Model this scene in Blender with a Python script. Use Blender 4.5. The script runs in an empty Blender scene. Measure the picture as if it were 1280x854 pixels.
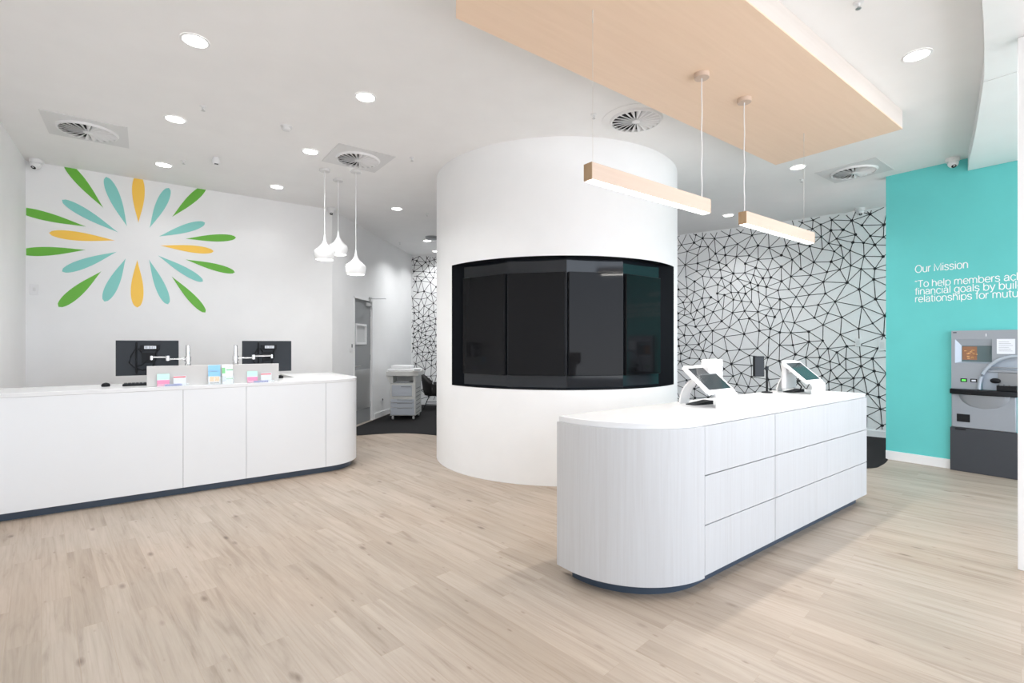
import bpy, math, random
from mathutils import Vector, Matrix
from mathutils.geometry import delaunay_2d_cdt

SC = bpy.context.scene
COL = SC.collection
PI = math.pi
CEIL = 3.44

# ------------------------------------------------------------------ materials
def mat(name, col=(.8, .8, .8), rough=.5, metal=0., emit=None, estr=0., alpha=1., spec=.5, coat=0.):
    m = bpy.data.materials.new(name); m.use_nodes = True
    b = m.node_tree.nodes['Principled BSDF']
    b.inputs['Base Color'].default_value = (*col, 1)
    b.inputs['Roughness'].default_value = rough
    b.inputs['Metallic'].default_value = metal
    b.inputs['Specular IOR Level'].default_value = spec
    b.inputs['Coat Weight'].default_value = coat
    b.inputs['Alpha'].default_value = alpha
    if emit:
        b.inputs['Emission Color'].default_value = (*emit, 1)
        b.inputs['Emission Strength'].default_value = estr
    return m

def nd(m, typ, **kw):
    n = m.node_tree.nodes.new(typ)
    for k, v in kw.items(): setattr(n, k, v)
    return n

def lk(m, a, b): m.node_tree.links.new(a, b)

def coords(m, scale=(1, 1, 1), rot=(0, 0, 0)):
    tc = nd(m, 'ShaderNodeTexCoord'); mp = nd(m, 'ShaderNodeMapping')
    mp.inputs['Scale'].default_value = scale; mp.inputs['Rotation'].default_value = rot
    lk(m, tc.outputs['Object'], mp.inputs['Vector'])
    return mp.outputs['Vector']

def ramp(m, fac, stops):
    r = nd(m, 'ShaderNodeValToRGB'); e = r.color_ramp.elements
    while len(e) < len(stops): e.new(.5)
    for i, (p, c) in enumerate(stops):
        e[i].position = p; e[i].color = (*c, 1) if len(c) == 3 else c
    lk(m, fac, r.inputs['Fac'])
    return r.outputs['Color']

def mix(m, a, b, fac, mode='MIX'):
    x = nd(m, 'ShaderNodeMix', data_type='RGBA', blend_type=mode)
    ins = [s for s in x.inputs if s.type == 'RGBA']
    f = x.inputs[0]
    if isinstance(fac, (int, float)): f.default_value = fac
    else: lk(m, fac, f)
    for s, v in zip(ins, (a, b)):
        if isinstance(v, tuple): s.default_value = (*v, 1)
        else: lk(m, v, s)
    return [o for o in x.outputs if o.type == 'RGBA'][0]

def noise(m, vec, scale, detail=3, rough=.55, dist=0.):
    n = nd(m, 'ShaderNodeTexNoise')
    n.inputs['Scale'].default_value = scale; n.inputs['Detail'].default_value = detail
    n.inputs['Roughness'].default_value = rough; n.inputs['Distortion'].default_value = dist
    lk(m, vec, n.inputs['Vector'])
    return n.outputs['Fac']

def paint(name, col, rough=.6, var=.015):
    """painted plaster: very slight mottling"""
    m = mat(name, col, rough)
    f = noise(m, coords(m), 3.0, 4)
    c = ramp(m, f, [(.3, tuple(x * (1 - var) for x in col)), (.7, tuple(min(1, x * (1 + var)) for x in col))])
    lk(m, c, m.node_tree.nodes['Principled BSDF'].inputs['Base Color'])
    return m

def grain(name, c1, c2, scale=(40, 40, 1.2), rough=.5, rot=(0, 0, 0), lo=.35, hi=.65):
    m = mat(name, c1, rough)
    v = coords(m, scale, rot)
    f = noise(m, v, 1.0, 5, .6, .4)
    f2 = noise(m, coords(m, tuple(s * .25 for s in scale), rot), 1.0, 2)
    c = ramp(m, f, [(lo, c1), (hi, c2)])
    c = mix(m, c, c1, f2)
    lk(m, c, m.node_tree.nodes['Principled BSDF'].inputs['Base Color'])
    return m

def plank_floor():
    m = mat('timber_plank_floor', (.6, .5, .4), .42)
    b = m.node_tree.nodes['Principled BSDF']
    rot = (0, 0, math.radians(-97))
    v = coords(m, (1, 1, 1), rot)
    br = nd(m, 'ShaderNodeTexBrick'); br.offset = .37; br.offset_frequency = 2; br.squash = 1
    br.inputs['Scale'].default_value = 1; br.inputs['Brick Width'].default_value = 1.22
    br.inputs['Row Height'].default_value = .122; br.inputs['Mortar Size'].default_value = .0009
    br.inputs['Mortar Smooth'].default_value = .3; br.inputs['Bias'].default_value = 0
    br.inputs['Color1'].default_value = (0, 0, 0, 1); br.inputs['Color2'].default_value = (1, 1, 1, 1)
    br.inputs['Mortar'].default_value = (.35, .35, .35, 1)
    lk(m, v, br.inputs['Vector'])
    base = ramp(m, br.outputs['Color'], [(0, (.365, .298, .238)), (.5, (.395, .325, .263)), (1, (.425, .353, .29))])
    # per plank shift of the grain
    sh = nd(m, 'ShaderNodeVectorMath', operation='MULTIPLY_ADD')
    lk(m, br.outputs['Color'], sh.inputs[0]); sh.inputs[1].default_value = (7, 3, 5); lk(m, v, sh.inputs[2])
    st = nd(m, 'ShaderNodeMapping'); st.inputs['Scale'].default_value = (.8, 9, 1)
    lk(m, sh.outputs[0], st.inputs['Vector'])
    g1 = noise(m, st.outputs[0], 1.6, 6, .62, .9)
    gr = ramp(m, g1, [(.28, (.72, .69, .66)), (.46, (.98, .97, .96)), (.72, (1.1, 1.1, 1.11))])
    c = mix(m, base, gr, .9, 'MULTIPLY')
    st2 = nd(m, 'ShaderNodeMapping'); st2.inputs['Scale'].default_value = (1.0, 38, 1)
    lk(m, sh.outputs[0], st2.inputs['Vector'])
    g2 = noise(m, st2.outputs[0], 2.2, 4, .6)
    c = mix(m, c, ramp(m, g2, [(.35, (.84, .82, .8)), (.55, (1, 1, 1))]), .6, 'MULTIPLY')
    # knots
    st3 = nd(m, 'ShaderNodeMapping'); st3.inputs['Scale'].default_value = (1.5, 4.0, 1)
    lk(m, v, st3.inputs['Vector'])
    vo = nd(m, 'ShaderNodeTexVoronoi'); vo.inputs['Scale'].default_value = 1.5
    lk(m, st3.outputs[0], vo.inputs['Vector'])
    k = ramp(m, vo.outputs['Distance'], [(.03, (.28, .22, .18)), (.12, (1, 1, 1))])
    c = mix(m, c, k, .75, 'MULTIPLY')
    vo2 = nd(m, 'ShaderNodeTexVoronoi'); vo2.inputs['Scale'].default_value = 3.1
    lk(m, st3.outputs[0], vo2.inputs['Vector'])
    c = mix(m, c, ramp(m, vo2.outputs['Distance'], [(.03, (.45, .38, .33)), (.10, (1, 1, 1))]), .6, 'MULTIPLY')
    # large soft patches of warmer and greyer boards
    lp = noise(m, v, .6, 2)
    c = mix(m, c, ramp(m, lp, [(.4, (1, .98, .96)), (.6, (.97, .99, 1.0))]), 1, 'MULTIPLY')
    c = mix(m, c, (.35, .27, .2), br.outputs['Fac'])
    lk(m, c, b.inputs['Base Color'])
    rr = ramp(m, g1, [(.3, (.5, .5, .5)), (.7, (.38, .38, .38))])
    lk(m, rr, b.inputs['Roughness'])
    bp = nd(m, 'ShaderNodeBump'); bp.inputs['Strength'].default_value = .06; bp.inputs['Distance'].default_value = .002
    lk(m, g2, bp.inputs['Height']); lk(m, bp.outputs[0], b.inputs['Normal'])
    return m

def carpet_mat():
    m = mat('charcoal_carpet', (.02, .02, .022), .95, spec=.1)
    f = noise(m, coords(m), 220, 3)
    lk(m, ramp(m, f, [(.35, (.012, .012, .013)), (.65, (.035, .034, .035))]), m.node_tree.nodes['Principled BSDF'].inputs['Base Color'])
    return m

M = {}
M['wall'] = paint('white_wall_paint', (.83, .83, .83), .55)
M['drum'] = paint('white_drum_paint', (.86, .865, .87), .5)
M['ceil'] = paint('white_ceiling_paint', (.86, .855, .85), .7)
M['teal'] = paint('turquoise_wall_paint', (.13, .60, .585), .5, .02)
M['trim'] = paint('white_trim_gloss', (.85, .85, .85), .35)
M['floor'] = plank_floor()
M['carpet'] = carpet_mat()
M['ink'] = mat('black_pattern_ink', (.012, .012, .014), .6)
M['veneer'] = grain('limed_oak_veneer', (.86, .66, .50), (.80, .60, .44), (1.5, 30, 30), .5)
M['veneer_light'] = grain('pale_ash_veneer', (.61, .475, .385), (.56, .43, .34), (2, 45, 45), .5)
M['veneer_end'] = grain('oak_end_grain', (.42, .29, .17), (.34, .22, .12), (60, 60, 8), .6)
M['edge'] = grain('pale_veneer_edging', (.70, .65, .61), (.66, .605, .56), (2, 40, 40), .5)
M['limed'] = grain('whitewashed_timber_laminate', (.57, .575, .585), (.50, .492, .492), (70, 70, 1.6), .42)
M['lam'] = paint('white_gloss_laminate', (.775, .785, .80), .3, .006)
M['top'] = paint('white_solid_surface', (.74, .74, .745), .22, .004)
M['kick'] = mat('dark_slate_kickboard', (.045, .066, .098), .3)
M['gap'] = mat('dark_shadow_gap_board', (.10, .10, .11), .7)
M['black'] = mat('matt_black', (.010, .011, .013), .5, spec=.2)
M['bgloss'] = mat('black_glass_panel', (.006, .006, .007), .06, spec=.17)
M['bgloss2'] = mat('black_acrylic_lining', (.008, .010, .014), .10, spec=.5)
M['green'] = mat('leaf_green_vinyl', (.13, .44, .035), .45)
M['aqua'] = mat('soft_aqua_vinyl', (.23, .60, .55), .45)
M['yellow'] = mat('sun_yellow_vinyl', (.95, .58, .08), .45)
M['white'] = mat('white_plastic', (.78, .78, .785), .35)
M['whitem'] = mat('white_enamel_metal', (.88, .88, .88), .25)
M['letter'] = mat('white_vinyl_lettering', (.95, .97, .97), .45)
M['chrome'] = mat('polished_chrome', (.82, .82, .83), .15, 1.)
M['steel'] = mat('brushed_steel', (.6, .6, .6), .35, 1.)
M['wire'] = mat('pale_steel_wire', (.75, .72, .68), .4, .6)
M['dgrey'] = mat('dark_grey_plastic', (.022, .026, .032), .5, spec=.3)
M['mgrey'] = mat('mid_grey_plastic', (.25, .26, .27), .5)
M['door'] = paint('grey_door_paint', (.27, .28, .285), .45)
M['panel'] = mat('light_grey_screen_fabric', (.62, .61, .60), .8)
M['emit'] = mat('lamp_diffuser', (1, 1, 1), .5, emit=(1, .98, .95), estr=9)
M['emitbar'] = mat('linear_lamp_diffuser', (1, 1, 1), .5, emit=(1, .97, .93), estr=5)
M['vplate'] = mat('vent_plate_white', (.70, .70, .70), .5)
M['silver'] = mat('silver_grey_plastic', (.33, .36, .40), .35, .25)
M['silver2'] = mat('lighter_silver_plastic', (.43, .49, .56), .3, .25)
M['charc'] = mat('charcoal_panel', (.045, .05, .06), .4)
M['display'] = mat('unlit_display_glass', (.10, .15, .16), .08)
M['paperw'] = mat('white_printed_card', (.82, .86, .92), .5)
M['pinkc'] = mat('pink_card', (.85, .30, .48), .5)
M['mintc'] = mat('mint_card', (.55, .85, .75), .5)
M['bluec'] = mat('sky_blue_print', (.28, .58, .88), .5)
M['navyc'] = mat('blue_violet_card', (.10, .12, .45), .5)
M['orangec'] = mat('orange_print', (.85, .50, .2), .5)
M['greenc'] = mat('green_print', (.25, .65, .3), .5)
M['redc'] = mat('red_print', (.8, .12, .15), .5)
M['brownc'] = mat('brown_screen_print', (.30, .14, .07), .4)
M['glow'] = mat('glowing_green_sticker', (.1, .6, .1), .4, emit=(.15, .9, .1), estr=.8)  # green sticker colour with a glow added, no lamp behind it
M['acryl'] = mat('clear_acrylic', (.85, .93, .95), .1, alpha=.22)
M['toner'] = mat('warm_white_machine_plastic', (.66, .66, .64), .4)
M['toner2'] = mat('cool_grey_machine_plastic', (.50, .53, .58), .4)
M['fabric'] = mat('black_upholstery', (.018, .016, .016), .85)

# ------------------------------------------------------------------ mesh building
class MB:
    def __init__(s): s.v = []; s.f = []; s.m = []
    def add(s, vs, fs, mi=0):
        o = len(s.v); s.v += [tuple(p) for p in vs]
        for f in fs: s.f.append([i + o for i in f]); s.m.append(mi)
        return s
    def box(s, a, b, mi=0, T=None):
        x0, y0, z0 = a; x1, y1, z1 = b
        vs = [(x0, y0, z0), (x1, y0, z0), (x1, y1, z0), (x0, y1, z0), (x0, y0, z1), (x1, y0, z1), (x1, y1, z1), (x0, y1, z1)]
        if T: vs = [T @ Vector(p) for p in vs]
        return s.add(vs, [(0, 3, 2, 1), (4, 5, 6, 7), (0, 1, 5, 4), (1, 2, 6, 5), (2, 3, 7, 6), (3, 0, 4, 7)], mi)
    def prism(s, poly, z0, z1, mi=0, T=None):
        n = len(poly)
        area = sum(poly[i][0] * poly[(i + 1) % n][1] - poly[(i + 1) % n][0] * poly[i][1] for i in range(n))
        if area < 0: poly = poly[::-1]
        vs = [(x, y, z0) for x, y in poly] + [(x, y, z1) for x, y in poly]
        if T: vs = [T @ Vector(p) for p in vs]
        fs = [list(range(n))[::-1], list(range(n, 2 * n))] + [(i, (i + 1) % n, n + (i + 1) % n, n + i) for i in range(n)]
        return s.add(vs, fs, mi)
    def lathe(s, prof, n=32, c=(0, 0), mi=0, T=None, close=True):
        """prof: list of (r, z)"""
        vs = []; fs = []
        for r, z in prof:
            for i in range(n):
                a = 2 * PI * i / n; vs.append((c[0] + r * math.cos(a), c[1] + r * math.sin(a), z))
        if T: vs = [T @ Vector(p) for p in vs]
        for j in range(len(prof) - 1):
            for i in range(n):
                k = (i + 1) % n
                fs.append((j * n + i, j * n + k, (j + 1) * n + k, (j + 1) * n + i))
        if close:
            fs.append(list(range(n))[::-1]); fs.append([(len(prof) - 1) * n + i for i in range(n)])
        return s.add(vs, fs, mi)
    def tube(s, pts, r, n=8, mi=0):
        pts = [Vector(p) for p in pts]; vs = []; fs = []
        for i, p in enumerate(pts):
            d = (pts[min(i + 1, len(pts) - 1)] - pts[max(i - 1, 0)]).normalized()
            up = Vector((0, 0, 1)) if abs(d.z) < .95 else Vector((1, 0, 0))
            a = d.cross(up).normalized(); b = d.cross(a).normalized()
            for k in range(n):
                t = 2 * PI * k / n; vs.append(p + a * r * math.cos(t) + b * r * math.sin(t))
        for i in range(len(pts) - 1):
            for k in range(n):
                l = (k + 1) % n
                fs.append((i * n + k, (i + 1) * n + k, (i + 1) * n + l, i * n + l))
        fs.append(list(range(n))); fs.append([(len(pts) - 1) * n + k for k in range(n)][::-1])
        return s.add(vs, fs, mi)
    def sheet(s, path, t, w0, w1, T=None, mi=0):
        """a bent sheet: path in the (y,z) plane, thickness t, from x=w0 to x=w1"""
        n = len(path); out = []; inn = []
        for i in range(n):
            p = Vector(path[i]); a = Vector(path[max(i - 1, 0)]); b = Vector(path[min(i + 1, n - 1)])
            d = (b - a).normalized(); nn = Vector((-d.y, d.x))
            out.append(p + nn * t / 2); inn.append(p - nn * t / 2)
        poly = out + inn[::-1]; m = len(poly)
        vs = [(w0, p.x, p.y) for p in poly] + [(w1, p.x, p.y) for p in poly]
        if T: vs = [T @ Vector(p) for p in vs]
        fs = []
        for i in range(n - 1):
            j = m - 1 - i
            fs += [(i, i + 1, j - 1, j), (m + i, m + j, m + j - 1, m + i + 1)]
        for i in range(m): fs.append((i, m + i, m + (i + 1) % m, (i + 1) % m))
        return s.add(vs, fs, mi)
    def build(s, name, mats, parent=None, loc=(0, 0, 0), bevel=0., smooth=30, seg=2):
        me = bpy.data.meshes.new(name); me.from_pydata(s.v, [], s.f)
        if not isinstance(mats, (list, tuple)): mats = [mats]
        for m in mats: me.materials.append(M[m] if isinstance(m, str) else m)
        for p, i in zip(me.polygons, s.m): p.material_index = i
        import bmesh
        bm = bmesh.new(); bm.from_mesh(me); bmesh.ops.recalc_face_normals(bm, faces=bm.faces); bm.to_mesh(me); bm.free()
        if smooth:
            me.shade_smooth(); me.set_sharp_from_angle(angle=math.radians(smooth))
        o = bpy.data.objects.new(name, me); COL.objects.link(o); o.location = loc
        if parent: o.parent = parent
        if bevel:
            b = o.modifiers.new('soft_edges', 'BEVEL'); b.width = bevel; b.segments = seg; b.limit_method = 'ANGLE'; b.angle_limit = math.radians(40)
        return o

def tag(o, label=None, cat=None, group=None, kind=None):
    if label: o['label'] = label
    if cat: o['category'] = cat
    if group: o['group'] = group
    if kind: o['kind'] = kind
    return o

def thing(name, loc, label, cat, group=None, rz=0):
    o = bpy.data.objects.new(name, None); COL.objects.link(o); o.location = loc; o.rotation_euler = (0, 0, rz)
    o.empty_display_size = .1
    return tag(o, label, cat, group)

def struct(o, label=None):
    return tag(o, label, None, None, 'structure')

def copy_thing(root, loc, label, rz=None):
    def cp(o, parent):
        c = o.copy(); COL.objects.link(c); c.parent = parent
        for ch in list(o.children): cp(ch, c)
        return c
    c = cp(root, None); c.location = loc; c['label'] = label
    if rz is not None: c.rotation_euler = (0, 0, rz)
    return c

def arc(cx, cy, r, a0, a1, n=16):
    return [(cx + r * math.cos(math.radians(a0 + (a1 - a0) * i / n)), cy + r * math.sin(math.radians(a0 + (a1 - a0) * i / n))) for i in range(n + 1)]

def T3(loc, rz=0, rx=0, ry=0):
    return Matrix.Translation(loc) @ Matrix.Rotation(rz, 4, 'Z') @ Matrix.Rotation(ry, 4, 'Y') @ Matrix.Rotation(rx, 4, 'X')

# ------------------------------------------------------------------ the room
def catmull(P, n=8):
    out = []
    for i in range(len(P) - 1):
        p0 = Vector(P[max(i - 1, 0)]); p1 = Vector(P[i]); p2 = Vector(P[i + 1]); p3 = Vector(P[min(i + 2, len(P) - 1)])
        for k in range(n):
            t = k / n
            out.append(.5 * ((2 * p1) + (p2 - p0) * t + (2 * p0 - 5 * p1 + 4 * p2 - p3) * t * t + (3 * p1 - p0 - 3 * p2 + p3) * t ** 3))
    out.append(Vector(P[-1])); return out

CURV = catmull([(4.9, 10.4), (5.6, 9.7), (6.6, 8.3), (7.4, 6.85), (8.0, 5.45), (8.45, 4.0), (8.75, 2.7), (8.9, 1.9), (8.95, 1.2), (8.95, .2)])

# floor
fl = MB().prism([(-1.25, -3.2), (9.1, -3.2), (9.1, 3.2), (8.6, 5.6), (7.4, 8.4), (5.2, 10.6), (4.7, 10.5), (2.2, 7.8), (-1.25, 7.8)], -.12, 0)
struct(fl.build('floor', 'floor', smooth=0), 'pale limed timber plank floor running through the whole branch')
edge = catmull([(2.30, 7.56), (2.65, 7.38), (2.92, 7.31), (3.176, 7.198), (3.42, 6.95), (3.60, 6.60), (3.80, 6.1)])
edge = [tuple(p) for p in edge]
redge = [tuple(p) for p in catmull([(5.66, 4.3), (5.75, 3.1), (6.0, 2.4), (6.5, 2.0), (6.8, 1.96), (7.15, 2.0), (7.225, 2.045)])]
outer = [(p.x - .015, p.y) for p in CURV if p.y > 2.0]
cp = edge + redge + [(7.355, 2.045), (7.36, 1.95), (8.9, 1.9)] + outer[::-1] + [(4.88, 10.35)]
struct(MB().prism(cp, 0, .006).build('floor', 'carpet', smooth=0), 'charcoal carpet with a curved edge behind the white drum wall')

# ceiling
cl = MB().prism([(-1.25, -1.5), (9.2, -1.5), (9.2, 3.2), (8.8, 5.6), (7.6, 8.4), (5.3, 10.7), (4.6, 10.6), (2.1, 7.85), (-1.25, 7.85)], CEIL, CEIL + .15)
struct(cl.build('ceiling', 'ceil', smooth=0), 'white plasterboard ceiling')
sof = [tuple(p) for p in catmull([(-1.05, .30), (1.0, .36), (2.5, .47), (3.7, .607), (4.55, .735), (4.865, .79)])]
struct(MB().prism(sof + [(4.865, -1.5), (-1.05, -1.5)], CEIL - .14, CEIL - .002).build('ceiling', 'trim', bevel=.002), 'lowered white soffit panel with a curved edge, nearer the shopfront')
sof = [tuple(p) for p in catmull([(4.875, .792), (5.63, .949), (6.436, 1.125), (6.75, 1.20), (7.05, 1.262), (7.225, 1.297)])]
struct(MB().prism(sof + [(7.225, -1.5), (4.875, -1.5)], CEIL - .14, CEIL - .002).build('ceiling', 'trim', bevel=.002), 'lowered white soffit panel with a curved edge, against the turquoise wall')

# walls
struct(MB().box((-1.2, -3.2, 0), (-1.06, 7.74, CEIL)).build('wall_left', 'wall', smooth=0), 'white side wall left of the reception counter')
struct(MB().prism([(-1.06, 7.6), (2.28, 7.6), (2.20, 7.74), (-1.06, 7.74)], 0, CEIL).build('wall_back', 'wall', smooth=0), 'white wall carrying the starburst logo')
# door wall with an opening
D0 = Vector((2.28, 7.6)); D1 = Vector((4.9, 10.4)); DU = (D1 - D0).normalized(); DN = Vector((DU.y, -DU.x))   # DN points into the room
DL = (D1 - D0).length; DRZ = math.atan2(DU.y, DU.x)
TD = T3((D0.x, D0.y, 0), DRZ)            # local x along the wall, local -y into the room
DA, DB, DH = .76, 1.58, 2.21
w = MB()
for a, b, z0, z1 in ((0, DA, 0, CEIL), (DB, DL + .05, 0, CEIL), (DA, DB, DH, CEIL)):
    w.box((a, 0, z0), (b, .12, z1), 0, TD)
struct(w.build('wall_door_side', 'wall', smooth=0), 'white wall with the grey door, running back beside the copier')
# curved patterned wall
def curve_len(C):
    L = [0]
    for a, b in zip(C, C[1:]): L.append(L[-1] + (b - a).length)
    return L
CL = curve_len(CURV)
def curve_at(s, off=0.):
    s = max(0, min(CL[-1] - 1e-6, s)); i = 0
    while CL[i + 1] < s: i += 1
    t = (s - CL[i]) / (CL[i + 1] - CL[i]); p = CURV[i].lerp(CURV[i + 1], t)
    d = (CURV[i + 1] - CURV[i]).normalized(); n = Vector((d.y, -d.x))      # pick the side facing the room
    if n.dot(Vector((4.2, 4.7)) - p) < 0: n = -n
    return p + n * off
random.seed(7)
pw = MB()
n = len(CURV)
inn = [tuple(p) for p in CURV]; outp = []
for i, p in enumerate(CURV):
    q = curve_at(CL[i] if i < n - 1 else CL[-1], -.12); outp.append((q.x, q.y))
for i in range(n - 1):
    a, b, c, d = inn[i], inn[i + 1], outp[i + 1], outp[i]
    pw.add([(*a, 0), (*b, 0), (*c, 0), (*d, 0), (*a, CEIL), (*b, CEIL), (*c, CEIL), (*d, CEIL)], [(0, 1, 5, 4), (3, 7, 6, 2), (0, 3, 2, 1), (4, 5, 6, 7)])
S1 = CL[-1] - .3; Z0 = .13
pts = []
cell = {}
def dens(s, z):
    base = .108 if s < 3 else .108 + .03 * min(1, (s - 3) / 4) + (.03 * max(0, min(1, (s - 7.5) / 2)))
    return base * (1 + .26 * math.sin(s * 2.3 + 1.1) * math.sin(z * 2.9 + s))
tries = 0
while tries < 30000:
    tries += 1
    s = random.uniform(-.2, S1); z = random.uniform(Z0 - .25, CEIL + .25); r = dens(s, z)
    gx, gz = int(s / .2), int(z / .2); ok = True
    for ax in (-1, 0, 1):
        for az in (-1, 0, 1):
            for (qs, qz) in cell.get((gx + ax, gz + az), ()):
                if (qs - s) ** 2 + (qz - z) ** 2 < r * r: ok = False; break
    if ok: pts.append((s, z)); cell.setdefault((gx, gz), []).append((s, z))
res = delaunay_2d_cdt([Vector(p) for p in pts], [], [], 0, .0001)
dv, de = res[0], res[1]
LW = .0052
for a, b in de:
    p, q = dv[a], dv[b]; L = (q - p).length
    if L > .42 or random.random() < .035: continue
    d = (q - p) / L; nn = Vector((-d.y, d.x)) * LW
    ms = max(1, int(L / .05)); prev = None
    for k in range(ms + 1):
        c = p.lerp(q, k / ms); c0 = c + nn; c1 = c - nn
        if c.y > CEIL - .004 or c.y < .116 or c.x < .01: prev = None; continue
        r0 = curve_at(c0.x, .003); r1 = curve_at(c1.x, .003)
        cur = ((r0.x, r0.y, min(CEIL, c0.y)), (r1.x, r1.y, min(CEIL, c1.y)))
        if prev: pw.add([prev[0], prev[1], cur[1], cur[0]], [(0, 1, 2, 3)], 1)
        prev = cur
for s, z in pts:
    if z > CEIL - .03 or z < .14 or s < .03: continue
    r = random.choice((.016, .019, .023)); vs = []
    for k in range(8):
        a = 2 * PI * k / 8; q = curve_at(s + r * math.cos(a), .0045); vs.append((q.x, q.y, min(CEIL, z + r * math.sin(a))))
    pw.add(vs, [list(range(8))], 1)
struct(pw.build('wall_far', ['wall', 'ink'], smooth=40), 'curved white wall covered in a black network of lines and dots')
def skirt(name, C, h, t, label, m='trim'):
    b = MB()
    for i in range(len(C) - 1):
        (x0, y0), (x1, y1) = C[i], C[i + 1]; d = Vector((x1 - x0, y1 - y0)).normalized(); nn = Vector((d.y, -d.x)) * t
        b.add([(x0, y0, .0), (x1, y1, .0), (x1 + nn.x, y1 + nn.y, .0), (x0 + nn.x, y0 + nn.y, .0), (x0, y0, h), (x1, y1, h), (x1 + nn.x, y1 + nn.y, h), (x0 + nn.x, y0 + nn.y, h)],
              [(0, 1, 2, 3), (4, 7, 6, 5), (0, 4, 5, 1), (3, 2, 6, 7), (0, 3, 7, 4), (1, 5, 6, 2)])
    return struct(b.build(name, m, smooth=40), label)
step = [curve_at(s) for s in [CL[-1] * i / 60 for i in range(61)]]
skirt('baseboard_far', [(p.x, p.y) for p in step][::1], .10, .012, 'white baseboard under the patterned wall')
# turquoise wall
struct(MB().box((7.23, .30, 0), (7.35, 2.04, CEIL)).build('wall_right', 'teal', smooth=0), 'turquoise wall with the white mission lettering and the cash machine')
skirt('baseboard_right', [(7.23, 2.04), (7.23, 1.437)][::-1], .105, -.012, 'white baseboard along the turquoise wall')
P0 = D0 + DU * 0.0
def along(a, off=0): p = D0 + DU * a + DN * off; return (p.x, p.y)
skirt('baseboard_back', [along(DB + .06), along(DL)], .10, .012, 'white baseboard beside the copier')
skirt('baseboard_left', [(-1.06, 7.6), (2.28, 7.6)], .10, .012, 'white baseboard under the starburst logo')
# door
DR = thing('door_1', (D0.x, D0.y, 0), None, None, rz=DRZ); struct(DR, 'tall grey door with a small viewing pane and an overhead closer')
lf = MB()
wx0, wx1, wz0, wz1 = .93, 1.34, 1.41, 1.73
for a, b, z0, z1 in ((DA + .035, wx0, .01, DH - .035), (wx1, DB - .035, .01, DH - .035), (wx0, wx1, .01, wz0), (wx0, wx1, wz1, DH - .035)):
    lf.box((a, .035, z0), (b, .075, z1))
lf.build('door_leaf', 'door', DR, smooth=0)
fr = MB()
for a, b, z0, z1 in ((DA - .0, DA + .035, 0, DH), (DB - .035, DB, 0, DH), (DA, DB, DH - .035, DH)):
    fr.box((a, -.008, z0), (b, .12, z1))
fr.build('door_frame', 'trim', DR, smooth=0)
vf = MB()
for a, b, z0, z1 in ((wx0 - .02, wx0 + .015, wz0 - .02, wz1 + .02), (wx1 - .015, wx1 + .02, wz0 - .02, wz1 + .02), (wx0, wx1, wz0 - .02, wz0 + .015), (wx0, wx1, wz1 - .015, wz1 + .02)):
    vf.box((a, .022, z0), (b, .088, z1))
vp = vf.build('viewing_window_frame', 'white', DR)
MB().box((wx0, .05, wz0), (wx1, .056, wz1)).build('viewing_pane', mat('frosted_pane', (.55, .56, .56), .3), vp)
MB().box((1.30, .0, DH - .13), (1.53, .034, DH - .065)).build('closer_body', 'steel', DR, bevel=.004)
MB().box((1.42, -.02, DH - .062), (1.45, -.005, DH + .03)).box((1.36, -.035, DH + .015), (1.46, -.012, DH + .03)).box((1.44, -.30, DH + .0), (1.47, -.02, DH + .012), 0).build('closer_arm', 'steel', DR)
MB().box((DA + .05, .027, .25), (DB - .05, .0349, .95)).build('kick_plate', 'steel', DR)
MB().tube([(DA + .10, .03, 1.02), (DA + .10, -.03, 1.02), (DA + .22, -.03, 1.02)], .009).build('door_handle', 'steel', DR)
hb = MB()
for z in (.3, 1.15, 1.95): hb.tube([(DB - .034, .028, z - .05), (DB - .034, .028, z + .05)], .008)
hb.build('hinges', 'steel', DR)
MB().box((DA - .02, .60, 0), (DB + .02, .61, 2.4), 0, None).build('door_lobby_panel', 'wall', DR, smooth=0)

# white shopfront post
struct(MB().box((4.33, .395, 0), (4.40, .548, CEIL - .141)).build('trim_1', 'trim', bevel=.004), 'white shopfront post rising from floor to soffit at the right edge')

# ------------------------------------------------------------------ round drum wall with screens
DC = (4.22, 4.715); DRD = 1.5; OA0, OA1 = -180.7, -69.0; OZ0, OZ1 = .946, 2.268
dm = MB()
angs = [OA0 + (OA1 - OA0) * i / 40 for i in range(41)] + [OA1 + (360 - (OA1 - OA0)) * i / 72 for i in range(1, 73)]
def dp(a, r, z): return (DC[0] + r * math.cos(math.radians(a)), DC[1] + r * math.sin(math.radians(a)), z)
for i in range(len(angs) - 1):
    a, b = angs[i], angs[i + 1]
    if i < 40:
        dm.add([dp(a, DRD, 0), dp(b, DRD, 0), dp(b, DRD, OZ0), dp(a, DRD, OZ0)], [(0, 1, 2, 3)])
        dm.add([dp(a, DRD, OZ1), dp(b, DRD, OZ1), dp(b, DRD, CEIL), dp(a, DRD, CEIL)], [(0, 1, 2, 3)])
    else:
        for z0, z1 in ((0, OZ0), (OZ0, OZ1), (OZ1, CEIL)):
            dm.add([dp(a, DRD, z0), dp(b, DRD, z0), dp(b, DRD, z1), dp(a, DRD, z1)], [(0, 1, 2, 3)])
import bmesh
drum = dm.build('wall_centre', 'drum', smooth=30); struct(drum, 'freestanding white drum wall with a black screen recess')
_b = bmesh.new(); _b.from_mesh(drum.data); bmesh.ops.remove_doubles(_b, verts=_b.verts, dist=.0005); bmesh.ops.recalc_face_normals(_b, faces=_b.faces)
for _f in _b.faces: _f.smooth = True
for _e in _b.edges: _e.smooth = True
_b.to_mesh(drum.data); _b.free()
rv = MB(); RI = 1.36
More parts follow.
